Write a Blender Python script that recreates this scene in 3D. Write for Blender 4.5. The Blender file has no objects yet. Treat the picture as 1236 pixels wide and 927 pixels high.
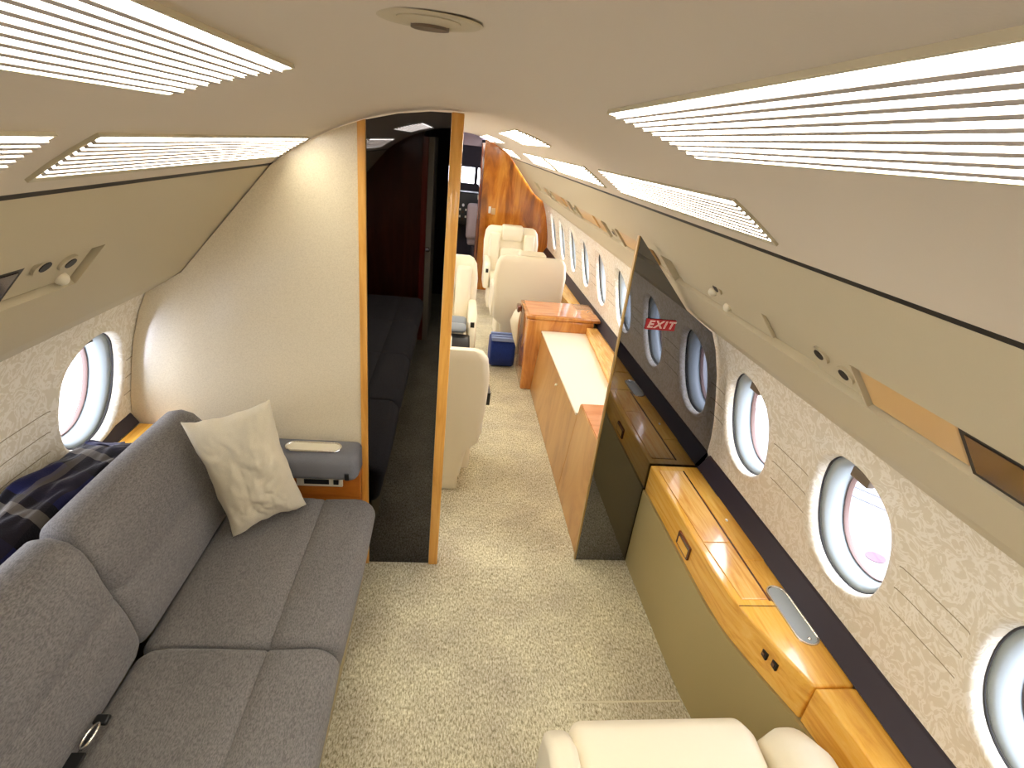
import bpy, bmesh, math, random
from mathutils import Vector, Matrix, noise
random.seed(7)
sc = bpy.context.scene
COL = sc.collection
PI = math.pi

# ------------------------------------------------------------------ camera
cam_d = bpy.data.cameras.new('camera')
cam_d.sensor_width = 36.0
cam_d.lens = 634.1 / 1236 * 36
cam_d.clip_start = 0.02
cam = bpy.data.objects.new('camera', cam_d)
COL.objects.link(cam)
CR = [[0.99065824, 0.06003102, 0.12244399],
      [-0.08618345, -0.42023336, 0.90331409],
      [0.10568192, -0.90542819, -0.41113396]]
cam.matrix_world = Matrix(((CR[0][0], -CR[0][1], -CR[0][2], 0.0),
                           (CR[1][0], -CR[1][1], -CR[1][2], 0.0),
                           (CR[2][0], -CR[2][1], -CR[2][2], 1.75),
                           (0, 0, 0, 1)))
sc.camera = cam

# ------------------------------------------------------------------ light
SKY = 5.2          # overcast daylight outside the windows
LAMP = 6.8         # louvred ceiling lights
LAMP_COL = (1.0, 0.955, 0.83)
w = bpy.data.worlds.new('world')
sc.world = w
w.use_nodes = True
bg = w.node_tree.nodes['Background']
bg.inputs[0].default_value = (0.86, 0.88, 1.0, 1)
bg.inputs[1].default_value = SKY
def portal(name, loc, rot, sx, sy):
    l = bpy.data.lights.new(name, 'AREA')
    l.shape = 'RECTANGLE'; l.size = sx; l.size_y = sy
    l.cycles.is_portal = True
    o = bpy.data.objects.new(name, l); COL.objects.link(o)
    o.location = loc; o.rotation_euler = rot
    return o
portal('daylight_right', (1.26, 2.8, 0.90), (0, PI / 2, 0), 0.5, 7.6)
portal('daylight_left', (-1.26, 2.8, 0.90), (0, -PI / 2, 0), 0.5, 7.6)
vs = sc.view_settings
vs.view_transform = 'Standard'; vs.look = 'None'
vs.exposure = 1.45; vs.gamma = 1.0; vs.use_curve_mapping = False
sc.cycles.use_denoising = True
sc.cycles.max_bounces = 10
sc.cycles.diffuse_bounces = 6
sc.cycles.glossy_bounces = 4
sc.cycles.transparent_max_bounces = 12
sc.cycles.caustics_reflective = False
sc.cycles.sample_clamp_indirect = 6.0

# ------------------------------------------------------------------ materials
def srgb(r, g, b):
    def f(c):
        c /= 255.0
        return c / 12.92 if c <= 0.04045 else ((c + 0.055) / 1.055) ** 2.4
    return (f(r), f(g), f(b), 1.0)

def new_mat(name, col, rough=0.6, metal=0.0, spec=0.5, coat=0.0, sheen=0.0):
    m = bpy.data.materials.new(name); m.use_nodes = True
    p = m.node_tree.nodes['Principled BSDF']
    p.inputs['Base Color'].default_value = col
    p.inputs['Roughness'].default_value = rough
    p.inputs['Metallic'].default_value = metal
    p.inputs['Specular IOR Level'].default_value = spec
    p.inputs['Coat Weight'].default_value = coat
    p.inputs['Coat Roughness'].default_value = 0.08
    p.inputs['Sheen Weight'].default_value = sheen
    return m

def nd(m, t, **kw):
    n = m.node_tree.nodes.new(t)
    for k, v in kw.items(): setattr(n, k, v)
    return n
def lk(m, a, b): m.node_tree.links.new(a, b)

def coords(m, scale=(1, 1, 1), rot=(0, 0, 0)):
    tc = nd(m, 'ShaderNodeTexCoord'); mp = nd(m, 'ShaderNodeMapping')
    mp.inputs['Scale'].default_value = scale
    mp.inputs['Rotation'].default_value = rot
    lk(m, tc.outputs['Object'], mp.inputs['Vector'])
    return mp.outputs['Vector']

def ramp(m, fac, stops):
    r = nd(m, 'ShaderNodeValToRGB')
    e = r.color_ramp.elements
    while len(e) < len(stops): e.new(0.5)
    for i, (p, c) in enumerate(stops):
        e[i].position = p; e[i].color = c
    lk(m, fac, r.inputs['Fac'])
    return r.outputs['Color']

def tex_noise(m, vec, scale, detail=3, rough=0.5, dist=0.0):
    n = nd(m, 'ShaderNodeTexNoise')
    n.inputs['Scale'].default_value = scale
    n.inputs['Detail'].default_value = detail
    n.inputs['Roughness'].default_value = rough
    n.inputs['Distortion'].default_value = dist
    lk(m, vec, n.inputs['Vector'])
    return n.outputs['Fac']

def bump(m, h, strength=0.3, dist=0.01):
    b = nd(m, 'ShaderNodeBump')
    b.inputs['Strength'].default_value = strength
    b.inputs['Distance'].default_value = dist
    lk(m, h, b.inputs['Height'])
    lk(m, b.outputs['Normal'], m.node_tree.nodes['Principled BSDF'].inputs['Normal'])

def base(m, c):
    lk(m, c, m.node_tree.nodes['Principled BSDF'].inputs['Base Color'])

def wood(name, dark, mid, light, scale, rough=0.25, coat=0.6, stretch=(14, 1.0, 14), blotch=1.0):
    m = new_mat(name, mid, rough, 0, 0.5, coat)
    v = coords(m, stretch)
    n = tex_noise(m, v, scale, 6, 0.62, 1.2)
    base(m, ramp(m, n, [(0.28, dark), (0.5, mid), (0.72, light)]))
    return m

M = {}
M['ceiling'] = new_mat('ceiling_cream', srgb(214, 203, 184), 0.75)
_v = coords(M['ceiling'], (1, 1, 1)); bump(M['ceiling'], tex_noise(M['ceiling'], _v, 350, 2), 0.08, 0.002)
M['fascia'] = new_mat('fascia_cream', srgb(194, 183, 154), 0.6)
_v = coords(M['fascia']); bump(M['fascia'], tex_noise(M['fascia'], _v, 260, 2), 0.08, 0.002)
M['black'] = new_mat('black_trim', srgb(20, 16, 18), 0.5)
M['dado'] = new_mat('dado_plum_black', srgb(46, 38, 48), 0.45)

def brocade(name, yoff):
    m = new_mat(name, srgb(205, 194, 170), 0.7)
    v = coords(m, (1, 1, 1))
    n = tex_noise(m, v, 19, 2.0, 0.5, 3.0)
    c1 = ramp(m, n, [(0.46, srgb(222, 213, 192)), (0.52, srgb(238, 232, 218)), (0.59, srgb(238, 232, 218)), (0.64, srgb(223, 214, 194))])
    tc = nd(m, 'ShaderNodeTexCoord'); sp = nd(m, 'ShaderNodeSeparateXYZ')
    lk(m, tc.outputs['Object'], sp.inputs['Vector'])
    prev = None
    for z in (0.795, 0.862, 0.93):
        s = nd(m, 'ShaderNodeMath', operation='COMPARE')
        s.inputs[1].default_value = z; s.inputs[2].default_value = 0.0016
        lk(m, sp.outputs['Z'], s.inputs[0])
        if prev is None: prev = s.outputs[0]
        else:
            a = nd(m, 'ShaderNodeMath', operation='MAXIMUM')
            lk(m, prev, a.inputs[0]); lk(m, s.outputs[0], a.inputs[1]); prev = a.outputs[0]
    # the seams stop at the padded rims of the windows
    sh = nd(m, 'ShaderNodeMath', operation='ADD'); sh.inputs[1].default_value = yoff; lk(m, sp.outputs['Y'], sh.inputs[0])
    pp = nd(m, 'ShaderNodeMath', operation='PINGPONG'); pp.inputs[1].default_value = 0.2825; lk(m, sh.outputs[0], pp.inputs[0])
    gt = nd(m, 'ShaderNodeMath', operation='GREATER_THAN'); gt.inputs[1].default_value = 0.185; lk(m, pp.outputs[0], gt.inputs[0])
    mu = nd(m, 'ShaderNodeMath', operation='MULTIPLY'); lk(m, gt.outputs[0], mu.inputs[0]); lk(m, prev, mu.inputs[1]); prev = mu.outputs[0]
    mx = nd(m, 'ShaderNodeMix', data_type='RGBA')
    lk(m, prev, mx.inputs[0]); lk(m, c1, mx.inputs[6]); mx.inputs[7].default_value = srgb(150, 136, 110)
    base(m, mx.outputs[2])
    b1 = nd(m, 'ShaderNodeMath', operation='SUBTRACT'); lk(m, n, b1.inputs[0]); lk(m, prev, b1.inputs[1])
    bump(m, b1.outputs[0], 0.35, 0.004)
    return m
M['brocade'] = brocade('brocade_fabric', 5.65 - 0.50)
M['brocade_l'] = brocade('brocade_fabric_left', 5.65 - 0.48)
M['reveal'] = new_mat('window_reveal', srgb(166, 176, 178), 0.4)
M['gasket'] = new_mat('gasket', srgb(112, 88, 80), 0.5)
M['gapshadow'] = new_mat('gap_shadow', srgb(38, 36, 34), 0.6)  # dark colour painted in for the shadow around the window reveal
M['tab'] = new_mat('shade_tab', srgb(120, 104, 84), 0.4)

m = bpy.data.materials.new('pane_glass'); m.use_nodes = True
nt = m.node_tree; nt.nodes.clear()
o_ = nt.nodes.new('ShaderNodeOutputMaterial'); mixs = nt.nodes.new('ShaderNodeMixShader')
tr = nt.nodes.new('ShaderNodeBsdfTransparent'); gl = nt.nodes.new('ShaderNodeBsdfGlossy')
fr = nt.nodes.new('ShaderNodeValue'); fr.outputs[0].default_value = 0.05
tr.inputs[0].default_value = (0.95, 0.96, 0.97, 1); gl.inputs['Roughness'].default_value = 0.02
nt.links.new(fr.outputs[0], mixs.inputs[0]); nt.links.new(tr.outputs[0], mixs.inputs[1]); nt.links.new(gl.outputs[0], mixs.inputs[2])
nt.links.new(mixs.outputs[0], o_.inputs[0])
M['glass'] = m

def carpet():
    m = new_mat('carpet', srgb(180, 170, 140), 0.95, 0, 0.1)
    v = coords(m, (190, 75, 60))
    n = tex_noise(m, v, 1.0, 3, 0.65, 0.5)
    v2 = coords(m, (1, 1, 1))
    n2 = tex_noise(m, v2, 3.0, 3, 0.6)
    c1 = ramp(m, n, [(0.33, srgb(150, 141, 112)), (0.5, srgb(212, 204, 174)), (0.68, srgb(250, 246, 226))])
    c2 = ramp(m, n2, [(0.35, srgb(225, 222, 222)), (0.65, srgb(255, 255, 250))])
    mx = nd(m, 'ShaderNodeMix', data_type='RGBA', blend_type='MULTIPLY'); mx.inputs[0].default_value = 1
    lk(m, c1, mx.inputs[6]); lk(m, c2, mx.inputs[7])
    base(m, mx.outputs[2]); bump(m, n, 0.6, 0.006)
    return m
M['carpet'] = carpet()

def fabric(name, dark, light, sc_=420, sheen=0.15, st=(1, 1, 1)):
    m = new_mat(name, light, 0.9, 0, 0.15, 0, sheen)
    v = coords(m, st)
    n = tex_noise(m, v, sc_, 2, 0.7)
    n2 = tex_noise(m, v, 7, 2, 0.5)
    c1 = ramp(m, n, [(0.35, dark), (0.65, light)])
    c2 = ramp(m, n2, [(0.3, (0.86, 0.86, 0.86, 1)), (0.7, (1, 1, 1, 1))])
    mx = nd(m, 'ShaderNodeMix', data_type='RGBA', blend_type='MULTIPLY'); mx.inputs[0].default_value = 1
    lk(m, c1, mx.inputs[6]); lk(m, c2, mx.inputs[7])
    base(m, mx.outputs[2]); bump(m, n, 0.25, 0.002)
    return m
M['sofa'] = fabric('sofa_grey_weave', srgb(100, 96, 94), srgb(132, 128, 124), 330, 0.15, (1.0, 0.35, 1.0))
M['sofa_seam'] = new_mat('sofa_seam', srgb(70, 68, 70), 0.9)
M['armpad'] = fabric('arm_grey_leather', srgb(112, 112, 116), srgb(128, 128, 132), 500, 0.0)
M['pillow'] = fabric('pillow_ivory', srgb(206, 194, 166), srgb(220, 209, 182), 600, 0.2)
M['leather'] = new_mat('cream_leather', srgb(232, 222, 196), 0.42, 0, 0.4)
_v = coords(M['leather']); bump(M['leather'], tex_noise(M['leather'], _v, 160, 3), 0.08, 0.002)
M['leather_seam'] = new_mat('leather_seam', srgb(176, 162, 134), 0.6)
M['wallpaper'] = new_mat('wallpaper', srgb(222, 208, 178), 0.5, 0, 0.5, 1.0)
M['wallpaper'].node_tree.nodes['Principled BSDF'].inputs['Coat Roughness'].default_value = 0.17
M['wallpaper'].node_tree.nodes['Principled BSDF'].inputs['Coat IOR'].default_value = 1.75
_v = coords(M['wallpaper'], (1, 1, 1))
_n = tex_noise(M['wallpaper'], _v, 230, 2, 0.5, 1.0)
base(M['wallpaper'], ramp(M['wallpaper'], _n, [(0.35, srgb(214, 200, 170)), (0.6, srgb(226, 213, 184))]))
bump(M['wallpaper'], _n, 0.12, 0.001)
M['panel'] = new_mat('lower_panel_khaki', srgb(168, 152, 104), 0.45)
M['oak_y'] = wood('honey_wood_y', srgb(214, 146, 48), srgb(238, 180, 72), srgb(246, 198, 98), 2.2)
M['oak_y2'] = wood('honey_wood_lid', srgb(216, 142, 58), srgb(240, 184, 96), srgb(250, 206, 128), 3.2, 0.22)
M['oak_z'] = wood('honey_wood_upright', srgb(196, 132, 50), srgb(224, 164, 76), srgb(238, 184, 100), 2.2, 0.3, 0.4, (14, 14, 1.0))
M['cherry'] = wood('cherry_wood', srgb(146, 84, 34), srgb(192, 124, 56), srgb(214, 152, 78), 1.8, 0.25, 0.7, (6, 6, 1.2))
M['cherry_top'] = wood('cherry_top', srgb(196, 118, 66), srgb(216, 142, 88), srgb(224, 156, 102), 1.6, 0.06, 1.0, (2, 8, 8))
M['credenza'] = wood('credenza_wood', srgb(150, 104, 50), srgb(184, 136, 74), srgb(198, 152, 90), 1.2, 0.3, 0.4, (3, 3, 1.5))
M['burl'] = wood('bulkhead_wood', srgb(116, 58, 14), srgb(188, 112, 34), srgb(226, 158, 62), 1.5, 0.15, 0.9, (5, 5, 0.9))
M['darkwood'] = wood('dark_wood', srgb(58, 24, 12), srgb(92, 40, 20), srgb(120, 56, 28), 1.5, 0.2, 0.8, (8, 8, 1))
M['redwood'] = wood('red_lacquer', srgb(110, 30, 24), srgb(150, 48, 36), srgb(176, 72, 52), 1.5, 0.15, 0.8, (8, 8, 1))
M['sidewood'] = wood('side_panel_wood', srgb(150, 78, 20), srgb(184, 104, 34), srgb(200, 124, 48), 1.6, 0.35, 0.3, (2, 10, 10))
M['white_top'] = new_mat('ivory_counter', srgb(240, 232, 208), 0.35)
M['chrome'] = new_mat('chrome', srgb(235, 232, 225), 0.22, 1.0)
M['steel_tray'] = new_mat('steel_tray', srgb(168, 176, 178), 0.25, 0.0)
M['brass'] = new_mat('brass_edge', srgb(178, 148, 92), 0.3, 0.8)
M['cream_plastic'] = new_mat('cream_plastic', srgb(222, 214, 190), 0.4)
M['black_plastic'] = new_mat('black_plastic', srgb(16, 16, 17), 0.35)
M['white_plastic'] = new_mat('white_plastic', srgb(240, 238, 230), 0.4)
M['mirror_black'] = new_mat('black_mirror', (0.085, 0.083, 0.092, 1), 0.02, 1.0)
M['mirror_smoke'] = new_mat('smoked_mirror', (0.20, 0.20, 0.22, 1), 0.02, 1.0)
M['red_plate'] = new_mat('exit_red', srgb(178, 20, 34), 0.4)
M['exit_white'] = new_mat('exit_white', srgb(245, 225, 220), 0.4)
M['louver'] = new_mat('louver_fins', srgb(190, 180, 172), 0.5)
M['psu_tan'] = new_mat('psu_tan', srgb(206, 172, 122), 0.3, 0, 0.5, 0.4)
M['screen'] = new_mat('dark_screen', srgb(66, 52, 46), 0.12)
M['blue_bag'] = fabric('navy_nylon', srgb(24, 42, 104), srgb(40, 62, 138), 260)
M['blue_stripe'] = new_mat('blue_piping', srgb(136, 154, 200), 0.6)
M['greyblue'] = new_mat('blue_grey_leather', srgb(134, 140, 144), 0.35)
M['cockpit'] = new_mat('cockpit_dark', srgb(60, 52, 60), 0.7)
M['cockpit_wall'] = new_mat('cockpit_wall', srgb(128, 116, 130), 0.8)
M['cockpit_floor'] = new_mat('cockpit_floor', srgb(130, 108, 84), 0.9)
M['pink_seat'] = new_mat('cockpit_seat', srgb(178, 160, 158), 0.7)
M['ext_grey'] = new_mat('exterior_paint', (0.10, 0.105, 0.11, 1), 0.5)
M['ext_line'] = new_mat('exterior_line', (0.05, 0.05, 0.065, 1), 0.6)
M['ext_red'] = new_mat('exterior_red', (0.07, 0.012, 0.03, 1), 0.6)

def plaid():
    m = new_mat('navy_plaid', srgb(22, 24, 60), 0.95, 0, 0.1, 0, 0.2)
    v = coords(m, (1, 1, 1))
    sp = nd(m, 'ShaderNodeSeparateXYZ'); lk(m, v, sp.inputs['Vector'])
    def band(sock, period, width, off):
        a = nd(m, 'ShaderNodeMath', operation='ADD'); a.inputs[1].default_value = off; lk(m, sock, a.inputs[0])
        b = nd(m, 'ShaderNodeMath', operation='PINGPONG'); b.inputs[1].default_value = period / 2; lk(m, a.outputs[0], b.inputs[0])
        c = nd(m, 'ShaderNodeMath', operation='LESS_THAN'); c.inputs[1].default_value = width / 2; lk(m, b.outputs[0], c.inputs[0])
        return c.outputs[0]
    def mixc(fac, a, b, k=1.0):
        x = nd(m, 'ShaderNodeMix', data_type='RGBA')
        if k != 1.0:
            q = nd(m, 'ShaderNodeMath', operation='MULTIPLY'); q.inputs[1].default_value = k; lk(m, fac, q.inputs[0]); fac = q.outputs[0]
        lk(m, fac, x.inputs[0])
        if isinstance(a, tuple): x.inputs[6].default_value = a
        else: lk(m, a, x.inputs[6])
        x.inputs[7].default_value = b
        return x.outputs[2]
    c = mixc(band(sp.outputs['Y'], 0.30, 0.14, 0.05), srgb(24, 26, 68), srgb(14, 12, 20))
    c = mixc(band(sp.outputs['X'], 0.17, 0.06, 0.02), c, srgb(30, 24, 30), 0.8)
    c = mixc(band(sp.outputs['Y'], 0.30, 0.035, 0.03), c, srgb(140, 132, 120), 0.35)
    c = mixc(band(sp.outputs['X'], 0.17, 0.014, 0.05), c, srgb(130, 122, 112), 0.3)
    base(m, c); bump(m, tex_noise(m, v, 300, 2), 0.4, 0.003)
    return m
M['plaid'] = plaid()

def emis(name, col, s):
    m = bpy.data.materials.new(name); m.use_nodes = True
    p = m.node_tree.nodes['Principled BSDF']
    p.inputs['Base Color'].default_value = (0.8, 0.8, 0.8, 1)
    p.inputs['Emission Color'].default_value = (*col, 1)
    p.inputs['Emission Strength'].default_value = s
    return m
M['lamp'] = emis('lamp_diffuser', LAMP_COL, LAMP)

# ------------------------------------------------------------------ mesh helpers
class MB:
    def __init__(s): s.bm = bmesh.new()
    def face(s, pts):
        vs_ = [s.bm.verts.new(p) for p in pts]
        return s.bm.faces.new(vs_)
    def box(s, x0, x1, y0, y1, z0, z1, r=0, seg=3):
        t = bmesh.new()
        bmesh.ops.create_cube(t, size=1)
        for v in t.verts:
            v.co = Vector((x0 + (v.co.x + .5) * (x1 - x0), y0 + (v.co.y + .5) * (y1 - y0), z0 + (v.co.z + .5) * (z1 - z0)))
        if r > 0:
            bmesh.ops.bevel(t, geom=t.edges[:], offset=r, segments=seg, profile=0.5, affect='EDGES')
        s.merge(t); return s
    def merge(s, t, mat=None):
        me = bpy.data.meshes.new('tmp'); t.to_mesh(me); t.free()
        if mat is not None: me.transform(mat)
        s.bm.from_mesh(me); bpy.data.meshes.remove(me)
    def prism(s, pts, axis, a, b, r=0, seg=2):
        """closed polygon extruded along an axis. pts are 2-D in the remaining axes order"""
        t = bmesh.new()
        def P(p, c):
            return {0: (c, p[0], p[1]), 1: (p[0], c, p[1]), 2: (p[0], p[1], c)}[axis]
        A = [t.verts.new(P(p, a)) for p in pts]; B = [t.verts.new(P(p, b)) for p in pts]
        t.faces.new(A); t.faces.new(B[::-1])
        n = len(pts)
        for i in range(n): t.faces.new((A[i], B[i], B[(i + 1) % n], A[(i + 1) % n]))
        bmesh.ops.recalc_face_normals(t, faces=t.faces[:])
        if r > 0:
            e = [e for e in t.edges if e.calc_face_angle(0) > 0.5]
            bmesh.ops.bevel(t, geom=e, offset=r, segments=seg, profile=0.5, affect='EDGES')
        s.merge(t); return s
    def tube(s, pts, r, n=10, closed=False):
        pts = [Vector(p) for p in pts]
        rings = []
        N = len(pts)
        up0 = Vector((0, 0, 1))
        for i, p in enumerate(pts):
            if closed: d = pts[(i + 1) % N] - pts[i - 1]
            else: d = pts[min(i + 1, N - 1)] - pts[max(i - 1, 0)]
            d.normalize()
            u = up0 if abs(d.dot(up0)) < .95 else Vector((1, 0, 0))
            a = d.cross(u).normalized(); b = a.cross(d).normalized()
            rings.append([s.bm.verts.new(p + r * (math.cos(q) * a + math.sin(q) * b)) for q in [2 * PI * k / n for k in range(n)]])
        for i in range(N if closed else N - 1):
            A, B = rings[i], rings[(i + 1) % N]
            for k in range(n): s.bm.faces.new((A[k], A[(k + 1) % n], B[(k + 1) % n], B[k]))
        if not closed:
            s.bm.faces.new(rings[0][::-1]); s.bm.faces.new(rings[-1])
        return s
    def loft(s, rings, cap=True, closed=True):
        R = [[s.bm.verts.new(p) for p in ring] for ring in rings]
        n = len(R[0])
        for A, B in zip(R, R[1:]):
            for k in range(n if closed else n - 1):
                s.bm.faces.new((A[k], A[(k + 1) % n], B[(k + 1) % n], B[k]))
        if cap and closed:
            s.bm.faces.new(R[0][::-1]); s.bm.faces.new(R[-1])
        return s
    def cushion(s, prof, y0, y1, r=0.03, n=5, axis=1, bulge=0.0):
        """closed profile swept along an axis, with soft rounded ends"""
        c = Vector((sum(p[0] for p in prof) / len(prof), sum(p[1] for p in prof) / len(prof)))
        st = []
        for i in range(n + 1):
            t = i / n
            st.append((y0 + r * (1 - math.cos(t * PI / 2)), r * (1 - math.sin(t * PI / 2))))
        mid = 10
        for i in range(1, mid): st.append((y0 + r + (y1 - y0 - 2 * r) * i / mid, -bulge * math.sin(PI * i / mid)))
        for i in range(n, -1, -1):
            t = i / n
            st.append((y1 - r * (1 - math.cos(t * PI / 2)), r * (1 - math.sin(t * PI / 2))))
        rings = []
        for y, d in st:
            ring = []
            for p in prof:
                v = Vector(p) - c; L = v.length
                q = c + v * ((L - d) / L)
                ring.append((q.x, y, q.y) if axis == 1 else (y, q.x, q.y))
            rings.append(ring)
        return s.loft(rings)
    def disc(s, c, rx, ry, h, n=40, axis=2):
        cx, cy, cz = c
        A, B = [], []
        for k in range(n):
            q = 2 * PI * k / n; u, v = rx * math.cos(q), ry * math.sin(q)
            if axis == 2: A.append((cx + u, cy + v, cz)); B.append((cx + u, cy + v, cz + h))
            elif axis == 1: A.append((cx + u, cy, cz + v)); B.append((cx + u, cy + h, cz + v))
            else: A.append((cx, cy + u, cz + v)); B.append((cx + h, cy + u, cz + v))
        return s.loft([A, B])
    def build(s, name, mat, parent=None, smooth=False, bevel=0, solid=0, solid_off=1, sub=0, angle=40):
        bmesh.ops.recalc_face_normals(s.bm, faces=s.bm.faces[:])
        me = bpy.data.meshes.new(name); s.bm.to_mesh(me); s.bm.free()
        me.materials.append(mat)
        o = bpy.data.objects.new(name, me); COL.objects.link(o)
        if parent is not None:
            o.parent = parent
            b = parent
            off = Vector((0, 0, 0))
            while b is not None:
                off += Vector(b.location); b = b.parent
            o.location = -off
        if smooth:
            for p in me.polygons: p.use_smooth = True
            if angle < 180:
                try: me.set_sharp_from_angle(angle=math.radians(angle))
                except Exception: pass
        if solid:
            md = o.modifiers.new('solid', 'SOLIDIFY'); md.thickness = solid; md.offset = solid_off
        if bevel:
            md = o.modifiers.new('bevel', 'BEVEL'); md.width = bevel; md.segments = 3; md.limit_method = 'ANGLE'
        if sub:
            md = o.modifiers.new('sub', 'SUBSURF'); md.levels = sub; md.render_levels = sub
        return o

def thing(name, label, cat, loc=(0, 0, 0), group=None, kind=None):
    o = bpy.data.objects.new(name, None); COL.objects.link(o)
    o.location = loc; o.empty_display_size = 0.1
    if label: o['label'] = label
    if cat: o['category'] = cat
    if group: o['group'] = group
    if kind: o['kind'] = kind
    return o
def tag(o, label, cat, group=None):
    o['label'] = label; o['category'] = cat
    if group: o['group'] = group
    return o
def struct(o): o['kind'] = 'structure'; return o
def dup(root, loc, rotz=0, label=None, group=None):
    r = root.copy(); COL.objects.link(r); r.location = loc; r.rotation_euler = (0, 0, rotz)
    if label: r['label'] = label
    if group: r['group'] = group
    for ch in list(root.children):
        c = ch.copy(); COL.objects.link(c); c.parent = r
        for g in list(ch.children):
            d = g.copy(); COL.objects.link(d); d.parent = c
    return r

# ------------------------------------------------------------------ cabin profile
Y0, Y1 = -1.05, 6.75
CZ, CRAD = 0.90, 0.93
WPTS = [(0.62, 1.158), (0.70, 1.155), (0.78, 1.145), (0.88, 1.125), (0.99, 1.10), (1.10, 1.064), (1.171, 1.03)]
def wx(z):
    if z <= WPTS[0][0]: return WPTS[0][1]
    for (a, xa), (b, xb) in zip(WPTS, WPTS[1:]):
        if z <= b: return xa + (xb - xa) * (z - a) / (b - a)
    return WPTS[-1][1]
def arc(x): return CZ + math.sqrt(CRAD ** 2 - x * x)
FT = (0.59, 1.619); FB = (0.905, 1.252); WT = (1.03, 1.171)
def contour(inset=0.0):
    """right half outline of the cabin from floor to crown"""
    P = [(1.16, 0.0), (1.16, 0.3)] + [(x, z) for z, x in WPTS] + [FB, FT]
    P += [(x, arc(x)) for x in (0.5, 0.4, 0.3, 0.2, 0.1, 0.0)]
    c = Vector((0, 0.95))
    out = []
    for x, z in P:
        v = Vector((x, z)) - c
        q = c + v * (1 - inset / v.length)
        out.append((q.x, max(q.y, 0.0) if z > 0.01 else 0.0))
    return out
def zlim(x, P):
    """height of the outline above a given x"""
    for (xa, za), (xb, zb) in zip(P, P[1:]):
        if za > 0.9 and min(xa, xb) <= x <= max(xa, xb) and xa != xb:
            return za + (zb - za) * (x - xa) / (xb - xa)
    return 1.8

# floor
fl = MB().box(-1.2, 1.2, Y0 - 0.1, 9.2, -0.06, 0.0).build('floor', M['carpet']); struct(fl)

# ceiling
b = MB()
xs = [FT[0] * math.sin(t) / math.sin(1.0) for t in [-1.0 + 2.0 * i / 28 for i in range(29)]]
prof = [(x, arc(x)) for x in xs]
ring_c = [(x, arc(x)) for x in xs] + [(x * 1.03, arc(x) + 0.03) for x in xs[::-1]]
b.loft([[(x, y, z) for x, z in ring_c] for y in (Y0, 0, 2, 4, Y1)])
struct(b.build('ceiling', M['ceiling'], smooth=True, angle=40))

def fascia(side, name, grooves):
    """valance under the ceiling: slopes down to the top of the window wall, with recessed service channel"""
    d = Vector((FB[0] - FT[0], FB[1] - FT[1])); L = d.length; d /= L
    nrm = Vector((-d.y, d.x))            # outwards, away from the cabin
    if nrm.x < 0: nrm = -nrm
    def at(t, dep=0): return (FT[0] + d.x * t + nrm.x * dep, FT[1] + d.y * t + nrm.y * dep)
    g0, g1 = (0.225, 0.335) if side > 0 else (0.185, 0.295)
    ys = sorted({Y0, Y1} | {y for g in grooves for y in g})
    bb = MB()
    for ya, yb in zip(ys, ys[1:]):
        inn = any(a <= (ya + yb) / 2 <= c for a, c in grooves)
        pr = [(FT[0] + 0.035, FT[1] + 0.03), at(0.005, 0.012), at(0.005)]
        if inn: pr += [at(g0), at(g0 + 0.004, 0.022), at(g1 + 0.004, 0.022), at(g1 + 0.006)]
        pr += [at(L), (0.925, 1.236), (1.005, 1.183), (WT[0] + 0.01, WT[1] - 0.004)]
        bb.loft([[(side * x, y, z) for x, z in pr] for y in (ya, yb)], closed=False)
        if inn:
            for y in (ya, yb):
                q = [at(g0), at(g0 + 0.004, 0.022), at(g1 + 0.004, 0.022), at(g1 + 0.006)]
                bb.face([(side * x, y, z) for x, z in q])
    o = bb.build(name, M['fascia'], smooth=False, bevel=0.0)
    struct(o)
    return at
fa = fascia(1, 'trim_1', [(0.35, 1.865), (1.91, 5.6)])
fascia(-1, 'trim_2', [(0.30, 1.165)])
# black trim in the slot between ceiling and fascia
for i, s_ in ((3, 1), (4, -1)):
    struct(MB().loft([[(s_ * x, y, z) for x, z in ((0.5875, 1.6205), (0.5925, 1.6135), (0.609, 1.630), (0.603, 1.637))] for y in (Y0, Y1)]).build('trim_%d' % i, M['black']))

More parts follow.
